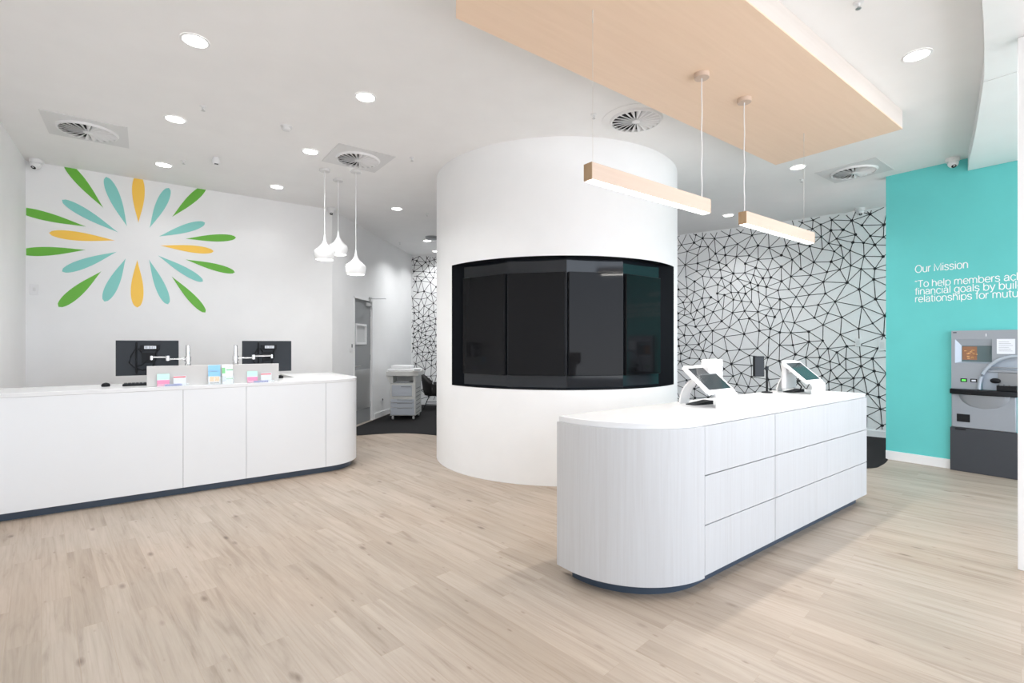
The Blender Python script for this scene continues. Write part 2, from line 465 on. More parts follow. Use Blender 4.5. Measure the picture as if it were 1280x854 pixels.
for i in range(40):
    a, b = angs[i], angs[i + 1]
    rv.add([dp(a, DRD + .002, OZ0), dp(b, DRD + .002, OZ0), dp(b, RI - .06, OZ0), dp(a, RI - .06, OZ0)], [(0, 1, 2, 3)])
    rv.add([dp(a, DRD + .002, OZ1), dp(b, DRD + .002, OZ1), dp(b, RI - .06, OZ1), dp(a, RI - .06, OZ1)], [(0, 3, 2, 1)])
FA = [-177.6, -152.2, -126.8, -101.4, -76.0]
for a0, a1 in ((OA0, FA[0]), (FA[-1], OA1)):
    r0, r1 = (DRD + .002, 1.39) if a0 == OA0 else (1.39, DRD + .002)
    rv.add([dp(a0, r0, OZ0), dp(a1, r1, OZ0), dp(a1, r1, OZ1), dp(a0, r0, OZ1)], [(0, 1, 2, 3)])
rv.build('recess_reveal', mat('recess_black', (.005, .006, .008), .6, spec=.06), drum, smooth=20)
for i in range(4):
    a0, a1 = FA[i], FA[i + 1]
    MB().add([dp(a0, 1.39, OZ0), dp(a1, 1.39, OZ0), dp(a1, 1.39, OZ1), dp(a0, 1.39, OZ1)], [(0, 1, 2, 3)]).build('recess_back_panel', 'bgloss2', drum, smooth=0)
lbl = ['portrait black wall screen, leftmost in the drum recess, mirroring the white wall',
       'portrait black wall screen, second from the left in the drum recess',
       'portrait black wall screen, third from the left in the drum recess',
       'portrait black wall screen, rightmost in the drum recess, mirroring the turquoise wall']
scr0 = None
for i in range(4):
    am = math.radians((FA[i] + FA[i + 1]) / 2); ap = 1.39 * math.cos(math.radians(12.7))
    loc = (DC[0] + (ap + .004) * math.cos(am), DC[1] + (ap + .004) * math.sin(am), 1.60)
    if scr0 is None:
        # local +y points outward
        scr0 = thing('wall_screen', loc, lbl[0], 'screen', 'portrait screens in the drum recess', am - PI / 2)
        MB().box((-.294, 0, -.523), (.294, .030, .523)).build('casing', 'black', scr0, bevel=.003)
        MB().box((-.289, .0302, -.518), (.289, .0325, .518)).build('screen_glass', 'bgloss', scr0)
    else:
        copy_thing(scr0, loc, lbl[i], am - PI / 2)

# ------------------------------------------------------------------ ceiling raft and linear pendants
RB = 3.277
raft = thing('ceiling_raft', (3.0, 1.92, RB), 'long timber-faced ceiling raft with pale edges over the front counter', 'ceiling panel')
poly = [(1.434 - 3, 2.45 - 1.92), (5.295 - 3, 2.45 - 1.92), (5.295 - 3, 1.375 - 1.92), (.81 - 3, 1.375 - 1.92)]
MB().prism(poly, 0, .012).build('timber_face', 'veneer', raft, smooth=0)
MB().prism(poly, .0121, CEIL - RB - .001).build('raft_edge', 'edge', raft, smooth=0).data
def linear(x0, x1, xc, xw, label, first=None):
    L = x1 - x0; Y = 1.93; zc = 2.31
    r = thing('linear_pendant_lamp', (x0, Y, zc), label, 'pendant lamp', 'linear timber pendant lamps under the raft')
    MB().box((.004, -.031, .004), (L - .004, .031, .098)).build('timber_body', 'veneer_light', r, bevel=.001)
    for ea in (0, L - .0038): MB().box((ea, -.031, .004), (ea + .0038, .031, .098)).build('end_cap', 'veneer_end', r)
    MB().box((.01, -.026, 0), (L - .01, .026, .0038)).build('diffuser', 'emitbar', r)
    top = RB - zc
    MB().lathe([(.048, top - .032), (.05, top - .028), (.05, top)], 28, (xc - x0, 0)).build('ceiling_rose', 'veneer_light', r)
    pts = [(xc - x0 + .004 * math.sin(k * 1.7) * (1 if k > 9 else .3), .002 * math.sin(k * 1.3), top - .03 - (top - .03 - .098) * k / 14) for k in range(15)]
    MB().tube(pts, .0042, 6).build('power_cord', 'white', r)
    c = MB().tube([(xw - x0, 0, .098), (xw - x0, 0, top)], .0013, 6); c.tube([(xw - x0, 0, top - .07), (xw - x0, 0, top)], .004, 6); c.build('suspension_wire', 'wire', r)
    return r
linear(1.975, 3.16, 3.096, 2.015, 'linear timber pendant lamp nearer the camera, hanging in front of the drum wall')
linear(3.64, 4.85, 3.669, 4.70, 'linear timber pendant lamp further back, in front of the patterned wall')

# ------------------------------------------------------------------ bell pendants
bell = thing('bell_pendant_lamp', (1.684, 5.90, 2.383), 'white bell pendant, leftmost of the trio above the reception counter end', 'pendant lamp', 'white bell pendants above the reception counter')
def bell_parts(root, z0):
    prof = [(.0, .29), (.010, .288), (.013, .25), (.020, .215), (.034, .185), (.056, .155), (.085, .130), (.108, .112), (.117, .095), (.118, .075), (.114, .045), (.104, .012), (.098, 0), (.094, .004)]
    MB().lathe(prof, 40, close=False).build('lamp_shade', 'whitem', root, smooth=60)
    MB().lathe([(.0, .006), (.093, .006)], 40, close=False).build('diffuser', 'emit', root)
    top = CEIL - z0
    MB().tube([(0, 0, .287), (0, 0, top - .02)], .0045, 8).build('cord', 'white', root)
    MB().lathe([(.058, top - .022), (.06, top - .018), (.06, top - .0005)], 28).build('ceiling_rose', 'vplate', root)
bell_parts(bell, 2.383)
b2 = thing('bell_pendant_lamp', (1.919, 6.15, 2.505), 'white bell pendant, middle and highest of the trio', 'pendant lamp', 'white bell pendants above the reception counter')
bell_parts(b2, 2.505)
b3 = thing('bell_pendant_lamp', (1.99, 5.72, 2.216), 'white bell pendant, lowest and rightmost of the trio', 'pendant lamp', 'white bell pendants above the reception counter')
bell_parts(b3, 2.216)

# ------------------------------------------------------------------ starburst logo
logo = thing('starburst_logo', (-.068, 7.6, 2.667), 'large green, aqua and yellow starburst logo on the white wall', 'wall logo')
PET = [((-.395, 3.023), (-.747, 3.505), 0, .105), ((-.174, 2.835), (-.371, 3.398), 1, .118), ((-.063, 2.893), (-.063, 3.490), 2, .125), ((.048, 2.847), (.246, 3.384), 1, .11),
       ((.278, 3.02), (.647, 3.487), 0, .10), ((.143, 2.753), (.636, 3.0), 1, .105), ((.422, 2.761), (.995, 2.851), 0, .095), ((.159, 2.641), (.733, 2.633), 2, .095),
       ((.422, 2.492), (.981, 2.375), 0, .095), ((.133, 2.512), (.613, 2.222), 1, .10), ((.273, 2.262), (.64, 1.815), 0, .10), ((.042, 2.452), (.236, 1.903), 1, .11),
       ((-.075, 2.435), (-.075, 1.849), 2, .125), ((-.187, 2.441), (-.386, 1.906), 1, .115), ((-.414, 2.265), (-.79, 1.824), 0, .115), ((-.273, 2.512), (-.761, 2.232), 1, .105),
       ((-.556, 2.503), (-1.12, 2.412), 0, .10), ((-.288, 2.648), (-.87, 2.66), 2, .105), ((-.552, 2.778), (-1.136, 2.889), 0, .10), ((-.259, 2.75), (-.761, 3.054), 1, .105)]
def clip(poly, f):
    out = []
    for i in range(len(poly)):
        a, b = poly[i], poly[(i + 1) % len(poly)]; fa, fb = f(a), f(b)
        if fa >= 0: out.append(a)
        if fa * fb < 0: t = fa / (fa - fb); out.append((a[0] + (b[0] - a[0]) * t, a[1] + (b[1] - a[1]) * t))
    return out
for (A, B, c, wd) in PET:
    A = Vector(A); B = Vector(B); L = (B - A).length; d = (B - A) / L; nn = Vector((-d.y, d.x)); N = 26; side = []
    for k in range(N + 1):
        t = k / N
        # sharp inner tip, widest about two thirds out, rounded outer end
        h = .5 * wd * (math.sin(PI * min(1, t / .68) / 2) ** 1.15 if t < .68 else math.sqrt(max(0, 1 - ((t - .68) / .32) ** 2)))
        side.append((t, h))
    poly = [tuple(A + d * L * t + nn * h) for t, h in side] + [tuple(A + d * L * t - nn * h) for t, h in side[::-1][1:-1]]
    poly = clip(clip(poly, lambda p: p[0] + 1.055), lambda p: CEIL - .004 - p[1])
    vs = [(x + .068, -.0035, z - 2.667) for x, z in poly] + [(x + .068, -.0003, z - 2.667) for x, z in poly]; n = len(poly)
    MB().add(vs, [list(range(n)), list(range(n, 2 * n))[::-1]] + [(i, n + i, n + (i + 1) % n, (i + 1) % n) for i in range(n)]).build('petal', ('green', 'aqua', 'yellow')[c], logo, smooth=0)

# ------------------------------------------------------------------ front service counter (right)
sc_ = thing('service_counter', (3.5, 1.9, 0), 'freestanding whitewashed timber counter with one rounded end and drawer-like panels', 'counter')
def rel(poly, o): return [(x - o[0], y - o[1]) for x, y in poly]
O = (3.5, 1.9)
FY, BY, CX, CR, EX = 1.572, 2.20, 2.545, .55, 5.075
def outline(d=0., ex=EX):
    """outer outline shrunk by d"""
    return arc(CX, FY + CR, CR - d, 270, 180, 24) + [(CX - CR + d, BY - d), (ex - d, BY - d), (ex - d, FY + d)]
MB().prism(rel(outline(.006), O), .931, .966).build('worktop', 'top', sc_, bevel=.003)
MB().prism(rel(outline(.03), O), .075, .930).build('carcass', 'gap', sc_)
MB().prism(rel(outline(.062), O), .0, .0749).build('kickboard', 'kick', sc_)
def panel_strip(poly, t):   # outer path then inner path
    pts = [Vector(p) for p in poly]; inn = []
    for i, p in enumerate(pts):
        d = (pts[min(i + 1, len(pts) - 1)] - pts[max(i - 1, 0)]).normalized(); inn.append(p + Vector((-d.y, d.x)) * t)
    return [tuple(p) for p in pts] + [tuple(p) for p in inn[::-1]]
cv = [(CX - CR - .006, BY)] + arc(CX, FY + CR, CR + .006, 180, 270, 28)[:-1] + [(CX - .004, FY - .006)]
MB().prism(rel(panel_strip(cv, .028), O), .07, .931).build('rounded_end_panel', 'limed', sc_)
xs = [CX + .009, 3.392, 4.238, EX]; zs = [(.078, .361), (.367, .645), (.651, .929)]
for i in range(3):
    for z0, z1 in zs:
        a = xs[i] + (.003 if i else 0); b = xs[i + 1] - (.003 if i < 1 else (.0008 if i == 1 else 0))
        if i == 2: a = xs[i] + .0008
        MB().box((a - O[0], FY - O[1], z0), (b - O[0], FY - O[1] + .024, z1)).build('front_panel', 'limed', sc_)
MB().box((EX - .024 - O[0], FY + .026 - O[1], .078), (EX - O[0], BY - O[1], .929)).build('end_panel', 'limed', sc_)
MB().box((CX - CR - O[0] + .03, BY - .024 - O[1], .078), (EX - .026 - O[0], BY - O[1], .929)).build('rear_panel', 'lam', sc_)

# ------------------------------------------------------------------ reception counter (left)
rc = thing('reception_counter', (.5, 5.8, 0), 'long white reception counter with a rounded end, along the logo wall side', 'counter')
O = (.5, 5.8); LFY, LBY, LX0, LCX, LR = 5.45, 6.12, -1.058, 1.60, .43
def lout(d=0., x0=LX0):
    return [(x0, LFY + d)] + [(LCX, LFY + d)] + arc(LCX, LFY + LR, LR - d, 270, 360, 20)[1:] + [(LCX + LR - d, 6.9), (LCX + LR - .62, 6.9), (LCX + LR - .62, LBY - d), (x0, LBY - d)]
MB().prism(rel(lout(0), O), .976, 1.010).build('worktop', 'top', rc, bevel=.003)
MB().prism(rel(lout(.035), O), .07, .975).build('carcass', 'gap', rc)
MB().prism(rel(lout(.055), O), 0, .0699).build('kickboard', 'kick', rc)
px = [LX0, .284, .804, LCX - .03]
for i in range(3):
    MB().box((px[i] + .0015 - O[0], LFY + .004 - O[1], .068), (px[i + 1] - .0015 - O[0], LFY + .028 - O[1], .9755)).build('front_panel', 'lam', rc)
cv = [(LCX - .0285, LFY + .004)] + arc(LCX, LFY + LR, LR - .004, 270, 360, 24) + [(LCX + LR - .004, 6.896)]
MB().prism(rel(panel_strip(cv, .024), O), .068, .9755).build('rounded_end_panel', 'lam', rc)

# privacy screen on the reception counter
sp = MB().box((.014 - O[0] - .05, 0, 0), (1.11 - O[0] - .05, .022, .188)).build('privacy_screen', 'panel', None, (.55, 5.505, 1.0101), bevel=.002)
tag(sp, 'low light grey privacy screen standing along the reception counter edge', 'desk divider')
ft = MB()

# monitors
def monitor(cx, flip, label):
    r = thing('computer_monitor', (cx, 5.925, 1.265), label, 'monitor', 'computer monitors on the reception counter')
    MB().box((-.245, -.012, -.168), (.245, .012, .168)).build('rear_casing', 'dgrey', r, bevel=.003)
    MB().box((-.238, .0122, -.160), (.238, .014, .160)).build('screen_glass', 'bgloss', r)
    MB().box((-.06, -.034, .075), (.09, -.0122, .125)).build('connector_box', 'black', r, bevel=.004)
    s = MB(); s.box((-.03, -.0352, .087), (.062, -.0342, .115)); s.build('white_sticker', 'paperw', r)
    bars = MB()
    for k, x in enumerate([-.026, -.018, -.013, -.004, .006, .011, .02, .028, .034, .044, .052]): bars.box((x, -.0360, .090), (x + .004, -.0354, .112))
    bars.build('sticker_print', 'mgrey', r)
    v = MB().box((-.05, -.026, -.05), (.05, -.0122, .05), 0, None)
    v.tube([(-.04, -.02, .04), (-.075, -.02, .09)], .006).tube([(.05, -.02, .04), (.08, -.02, .08)], .006)
    v.build('mounting_plate', 'black', r)
    cb = MB()
    cb.tube([(-.09, -.018, .15), (-.092, -.018, .0), (-.088, -.018, -.15)], .008)
    cb.tube([(-.10, -.02, .08), (-.13, -.022, .02), (-.145, -.02, -.04), (-.11, -.02, -.09), (-.05, -.024, -.07), (0, -.024, -.02)], .005)
    cb.tube([(.06, -.02, .06), (.065, -.025, 0), (.04, -.022, -.08), (-.04, -.022, -.12), (-.09, -.02, -.10)], .005)
    cb.build('cables', 'black', r)
    return r
monitor(.026, 1, 'black computer monitor seen from behind, left one on the reception counter')
monitor(1.078, 1, 'black computer monitor seen from behind, right one beside the bell pendants')
def arm(px_, sgn, label):
    r = thing('monitor_arm', (px_, 5.80, 1.0101), label, 'monitor arm', 'chrome monitor arms on the reception counter')
    MB().lathe([(.05, 0), (.05, .008), (.03, .012), (.022, .014)], 24).build('clamp_base', 'steel', r)
    MB().lathe([(.019, .0141), (.019, .37), (.017, .378)], 20).build('pole', 'chrome', r)
    MB().lathe([(.0195, .215), (.028, .217), (.028, .265), (.0195, .267)], 20).lathe([(.0195, .175), (.026, .177), (.026, .197), (.0195, .199)], 20).build('collar', 'chrome', r)
    dx = -sgn
    e1 = (dx * .165, -.03, .243); e2 = (dx * (.29 if sgn > 0 else .355), .05, .262)
    MB().tube([(dx * .02, -.005, .243), e1], .0085).lathe([(.017, .228), (.017, .275)], 16, (e1[0], e1[1])).build('lower_arm', 'chrome', r)
    a = MB().tube([(e1[0], e1[1], .262), e2], .010); a.lathe([(.014, .235), (.014, .275)], 14, (e2[0], e2[1])); a.build('upper_arm', 'chrome', r)
    return r
arm(.342, 1, 'chrome monitor arm on a short pole behind the left monitor')
arm(.754, -1, 'chrome monitor arm on a short pole left of the right monitor')
# mice, keyboard
def mouse(x, y, label):
    r = thing('computer_mouse', (x, y, 1.0103), label, 'computer mouse')
    MB().lathe([(.030, 0), (.033, .008), (.031, .02), (.022, .030), (.010, .034), (.002, .035)], 22, T=Matrix.Scale(1.0, 4)).build('mouse_body', 'black', r, smooth=60)
    MB().tube([(-.002, -.01, .033), (.002, .006, .035)], .004).build('scroll_wheel', 'mgrey', r)
mouse(-.285, 5.80, 'small black mouse left of the keyboard on the reception counter')
mouse(1.235, 6.05, 'small black mouse by the right monitor, beyond the privacy screen')
kb = thing('computer_keyboard', (.06, 5.80, 1.0103), 'thin black keyboard below the left monitor', 'keyboard')
MB().prism([(-.225, -.07), (.225, -.07), (.225, .07), (-.225, .07)], 0, .016).build('keyboard_base', 'black', kb, bevel=.004)
k_ = MB()
for i in range(15):
    for j in range(5): k_.box((-.215 + i * .0288, -.06 + j * .0245, .0162), (-.215 + i * .0288 + .0245, -.06 + j * .0245 + .0205, .024))
k_.build('keycaps', 'dgrey', kb)
# brochures
def leaflet(x, w_, h, label, faces, name='leaflet', y=5.472):
    r = thing(name, (x, y, 1.0103), label, 'leaflet', 'leaflets on the reception counter')
    tilt = T3((0, 0, 0.002), 0, math.radians(-8))
    MB().box((-w_ / 2, 0, 0), (w_ / 2, .003, h), 0, tilt).build('card', 'paperw', r)
    for (a, b, z0, z1, mm) in faces:
        MB().box((a * w_ - w_ / 2, -.0009, z0 * h), (b * w_ - w_ / 2, -.0002, z1 * h), 0, tilt).build('print', mm, r)
    return r
def holder(x, w_, h, label, name='leaflet_holder', y=5.460):
    r = thing(name, (x, y, 1.0102), label, 'leaflet holder', 'clear leaflet holders on the reception counter')
    MB().box((-w_ / 2, -.012, .0), (w_ / 2, -.0102, h * .45)).box((-w_ / 2, -.01, 0), (-w_ / 2 + .0018, .03, h * .6)).box((w_ / 2 - .0018, -.01, 0), (w_ / 2, .03, h * .6)).box((-w_ / 2, -.01, -.0), (w_ / 2, .03, .0018)).build('clear_tray', 'acryl', r)
holder(.535, .108, .17, 'clear upright holder with the sky-blue leaflet')
leaflet(.535, .100, .185, 'upright sky-blue leaflet with orange pictures near the screen middle', [(0, 1, .42, 1, 'bluec'), (.12, .48, .14, .4, 'orangec'), (.54, .9, .14, .4, 'orangec'), (.12, .9, .04, .1, 'mgrey'), (.1, .75, .66, .7, 'paperw')])
holder(.645, .100, .17, 'clear upright holder with the white and green leaflet')
leaflet(.645, .092, .185, 'upright white leaflet with green bands beside the sky-blue one', [(0, .3, .55, .85, 'greenc'), (.4, 1, .70, .76, 'greenc'), (.35, 1, .24, .29, 'greenc'), (0, .35, .12, .42, 'acryl'), (.5, .9, .85, .9, 'acryl')])
def cards(x, label, label2):
    holder(x + .075, .24, .055, label2, 'card_tray')
    leaflet(x, .092, .115, label, [(0, 1, .55, 1, 'mintc'), (0, 1, 0, .5, 'pinkc')], 'booklet', 5.474)
    r = thing('booklet', (x + .075, 5.468, 1.013), label.replace('upright', 'low flat-lying').replace('pink and mint', 'blue and pink'), 'leaflet', 'leaflets on the reception counter')
    MB().box((-.065, -.006, 0), (.065, .0, .018)).build('blue_cover', 'navyc', r)
    MB().box((.0, .0005, .0), (.098, .002, .092)).build('white_cover', 'paperw', r)
    MB().box((.0, -.0006, .076), (.094, .0002, .086)).build('red_band', 'redc', r)
cards(.135, 'upright pink and mint booklet near the left end of the privacy screen', 'clear card tray near the left end of the privacy screen')
cards(.862, 'upright pink and mint booklet near the right end of the privacy screen', 'clear card tray near the right end of the privacy screen')

# ------------------------------------------------------------------ tablet kiosks
def kiosk(x, y, label, variant):
    r = thing('tablet_kiosk', (x, y, .9663), label, 'tablet kiosk', 'white tablet kiosks on the front counter')
    tl = math.radians(40)
    T = T3((0, 0, .192), 0, tl)          # local y climbs away from the customer
    w_, h_ = .33, .275
    def rr(w, h, rad, n=6):
        out = []
        for cx, cy, a0 in ((w / 2 - rad, h / 2 - rad, 0), (-w / 2 + rad, h / 2 - rad, 90), (-w / 2 + rad, -h / 2 + rad, 180), (w / 2 - rad, -h / 2 + rad, 270)):
            out += arc(cx, cy, rad, a0, a0 + 90, n)
        return out
    MB().prism(rr(w_, h_, .022), -.022, -.0002, 0, T).build('tablet_frame', 'white', r, bevel=.003)
    MB().prism(rr(.275, .215, .006), 0, .0018, 0, T).build('tablet_screen', mat('tablet_glass', (.03, .035, .04), .06), r)
    # curved rear leg and front foot of one bent sheet
    leg = [(.02, .185), (.07, .190), (.12, .165), (.16, .125), (.185, .08), (.198, .035), (.202, .0)]
    MB().sheet([tuple(p) for p in catmull(leg, 5)], .012, -.055, .055).build('curved_leg', 'white', r, smooth=50)
    yb = -h_ / 2 * math.cos(tl); zb = .192 - h_ / 2 * math.sin(tl)
    ffp = [(yb + .03, zb + .005), (yb + .0, zb - .012), (yb - .012, zb - .035), (yb - .01, .03), (yb - .006, 0)]
    MB().sheet([tuple(p) for p in catmull(ffp, 5)], .012, -.10, .155).build('front_foot', 'white', r, smooth=50)
    if variant == 1:
        MB().box((.05, .03, .17), (.235, .10, .322)).build('rear_housing', 'white', r, bevel=.012, seg=3)
    else:
        MB().prism([(-.12, .095), (.10, .095), (.10, .135), (-.12, .135)], .03, .285).build('rear_housing', 'white', r, bevel=.012, seg=3)
    if variant == 2:
        MB().tube([(-.02, .02, .15), (-.0, .05, .09), (.04, .03, .05), (.06, .05, .01)], .006).build('cable', 'black', r)
    MB().add([(-.07, .07, 0), (.10, .03, 0), (.10, .11, 0), (-.07, .14, 0), (-.07, .07, .004), (.10, .03, .026), (.10, .11, .026), (-.07, .14, .004)], [(0, 3, 2, 1), (4, 5, 6, 7), (0, 1, 5, 4), (1, 2, 6, 5), (2, 3, 7, 6), (3, 0, 4, 7)]).build('shadow_cable_wedge', 'black', r)  # dark wedge standing in for the shadow and cables under the tablet
kiosk(3.173, 1.92, 'white tablet kiosk nearer the rounded end of the front counter', 1)
kiosk(4.67, 1.925, 'white tablet kiosk near the far square end of the front counter', 2)
pt = thing('customer_display', (4.42, 2.12, .9663), 'small black display on a thin stand between the two tablet kiosks', 'display', rz=math.radians(-25))
MB().lathe([(.045, 0), (.045, .008), (.02, .014)], 24).build('stand_base', 'black', pt)
MB().tube([(0, 0, .01), (0, 0, .235)], .009).build('stand_pole', 'black', pt)
MB().tube([(0, 0, .215), (-.05, .0, .215)], .007).lathe([(.014, .20), (.014, .235)], 14).build('swivel_arm', 'dgrey', pt)
MB().box((-.135, -.012, .145), (-.035, .012, .325)).build('display_casing', 'black', pt, bevel=.004)
MB().box((-.129, -.0135, .152), (-.041, -.0122, .318)).build('display_glass', 'dgrey', pt)

# ------------------------------------------------------------------ cash machine
at = thing('cash_machine', (7.229, 1.18, 0), 'silver and charcoal cash machine built against the turquoise wall', 'cash machine', rz=-PI / 2)
# local x to the machine's right as one faces it, local -y out of the wall
XL, XR, F = -.243, .285, -.06
MB().box((XL - .012, -.055, 0), (XR, 0, .478)).build('base_cabinet', 'charc', at, bevel=.004)
MB().box((XL + .03, -.058, .455), (XL + .12, -.0552, .47)).build('cabinet_lock', 'black', at)
MB().box((XL, -.062, .482), (XR - .02, 0, .85)).build('lower_fascia', 'silver', at, bevel=.01, seg=3)
blg = MB(); n_ = 20; rows = [(0, .0), (.35, .028), (.7, .042), (1.0, .05)]
vs = []
for j_ in range(7):
    t = j_ / 6; z = .700 + .150 * t
    for i_ in range(n_ + 1):
        q = -1 + 2 * i_ / n_; half = .20 * math.sqrt(max(.0, 1 - (1 - t) ** 2)) + .001
        vs.append((.02 + q * half, -.0615 - .055 * max(0, 1 - q * q) ** .5 * t, z))
fs = [(j_ * (n_ + 1) + i_, j_ * (n_ + 1) + i_ + 1, (j_ + 1) * (n_ + 1) + i_ + 1, (j_ + 1) * (n_ + 1) + i_) for j_ in range(6) for i_ in range(n_)]
blg.add(vs, fs); blg.build('fascia_bulge', 'silver', at, smooth=60)
MB().box((-.197, -.0655, .547), (-.089, -.0622, .632)).build('receipt_slot', 'black', at, bevel=.003)
sh = [(XL - .014, 0)] + [tuple(p) for p in catmull([(XL - .014, -.070), (-.15, -.112), (-.02, -.135), (.1, -.135), (.2, -.115), (XR, -.07)], 5)] + [(XR, 0)]
MB().prism(sh, .850, .905).build('shelf_bumper', 'black', at, bevel=.010, seg=3)
bx0, bx1, bz0, bz1 = -.212, .085, 1.190, 1.453             # display bay
ZT, ZB = 1.546, .907
EXc, EZc, ERX, ERZ = .27, .93, .28, .337                    # keypad hood ellipse
up = MB()
up.box((XL, F, ZB), (bx0, 0, ZT)); up.box((bx0, F, bz1), (XR - .005, 0, ZT))
def hood_z(x):
    q = 1 - ((x - EXc) / ERX) ** 2
    return EZc + ERZ * math.sqrt(q) if q > 0 else ZB
cols = 40
for i in range(cols):
    x0 = bx0 + (XR - .005 - bx0) * i / cols; x1 = bx0 + (XR - .005 - bx0) * (i + 1) / cols
    topz = bz0 if x1 <= bx1 + .005 else bz1
    z0, z1 = min(topz, max(ZB, hood_z(x0))), min(topz, max(ZB, hood_z(x1)))
    up.add([(x0, F, z0), (x1, F, z1), (x1, F, topz), (x0, F, topz), (x0, 0, z0), (x1, 0, z1), (x1, 0, topz), (x0, 0, topz)], [(0, 1, 2, 3), (4, 7, 6, 5), (0, 4, 5, 1), (3, 2, 6, 7), (0, 3, 7, 4), (1, 5, 6, 2)])
up.build('upper_fascia', 'silver', at, smooth=25)
ring = MB(); hp = [(EXc + (ERX + .004) * math.cos(math.radians(a)), F - .012, EZc + (ERZ + .004) * math.sin(math.radians(a))) for a in range(87, 186, 4)]
ring.tube(hp, .017, 10); ring.build('keypad_hood', 'silver2', at, smooth=60)
MB().box((.0, -.012, ZB + .001), (XR - .006, -.001, 1.27)).build('keypad_recess_back', 'silver2', at)
MB().box((.055, -.050, 1.145), (XR - .012, -.0125, 1.158)).box((.045, -.035, 1.10), (XR - .012, -.0125, 1.125)).build('card_ledge', 'silver', at, bevel=.004)
MB().box((.125, -.03, .915), (XR - .012, -.0125, 1.095)).build('keypad_recess_front', 'mgrey', at)
MB().box((.12, -.085, .9055), (XR - .012, -.0305, .965)).build('keypad_tray', 'black', at, bevel=.006)
kp = MB()
for i in range(3):
    for j in range(3): kp.box((.14 + i * .040, -.08 + j * .016, .9652), (.17 + i * .040, -.068 + j * .016, .971))
kp.build('keypad', 'mgrey', at)
MB().lathe([(.0, 0), (.035, .001), (.04, .02), (.03, .035), (0, .037)], 20, T=T3((.108, -.032, 1.01), 0, PI / 2) @ Matrix.Diagonal((1.05, .7, 1, 1))).build('card_reader', 'black', at, smooth=60)
gx0, gx1, gz0, gz1 = -.165, bx1 - .002, 1.206, 1.380
MB().box((gx0, -.018, gz0), (gx1, -.002, gz1)).build('display_glass', 'display', at)
bz = MB()
bz.add([(bx0, F, bz1), (bx1, F, bz1), (bx1, -.0185, gz1), (gx0, -.0185, gz1)], [(0, 1, 2, 3)])
bz.add([(bx0, F, bz1), (gx0, -.0185, gz1), (gx0, -.0185, gz0), (bx0, F, bz0)], [(0, 1, 2, 3)])
bz.add([(bx0, F, bz0), (gx0, -.0185, gz0), (gx1, -.0185, gz0), (bx1, F, bz0)], [(0, 1, 2, 3)])
bz.add([(bx1, F, bz1), (bx1, -.0185, gz1), (bx1, -.0185, gz0), (bx1, F, bz0)], [(0, 1, 2, 3)])
bz.build('display_hood', 'silver2', at, smooth=0)
random.seed(3)
MB().box((gx0 + .006, -.0195, gz0 + .02), (gx0 + .125, -.0185, gz0 + .165)).build('display_picture', 'brownc', at)
a2 = MB()
for k in range(16):
    x = gx0 + .02 + random.random() * .09; z = gz0 + .03 + random.random() * .10; a2.box((x, -.0202, z), (x + .02, -.0197, z + .007))
a2.build('display_picture_detail', 'orangec', at)
MB().box((.120, -.0635, 1.295), (.256, -.0602, 1.452)).build('notice_card', 'paperw', at)
a4 = MB()
for k in range(6): a4.box((.135, -.0642, 1.325 + k * .019), (.24 - .014 * (k % 3), -.0637, 1.328 + k * .019))
a4.build('notice_print', 'mgrey', at)
for k, mm in enumerate(('glow', 'paperw')):
    x = -.166 + k * .080
    b = MB().box((x, -.064, .984), (x + .054, -.0602, 1.022)).build('function_key', 'black', at, bevel=.003)
    MB().box((x + .010, -.0655, .994), (x + .044, -.0642, 1.012)).build('key_legend', mm, b)
MB().box((XL + .014, -.0625, 1.520), (XL + .044, -.0602, 1.529)).build('status_light', 'black', at)
MB().box((.035, -.0625, 1.48), (.041, -.0602, 1.51)).build('white_mark', 'letter', at)

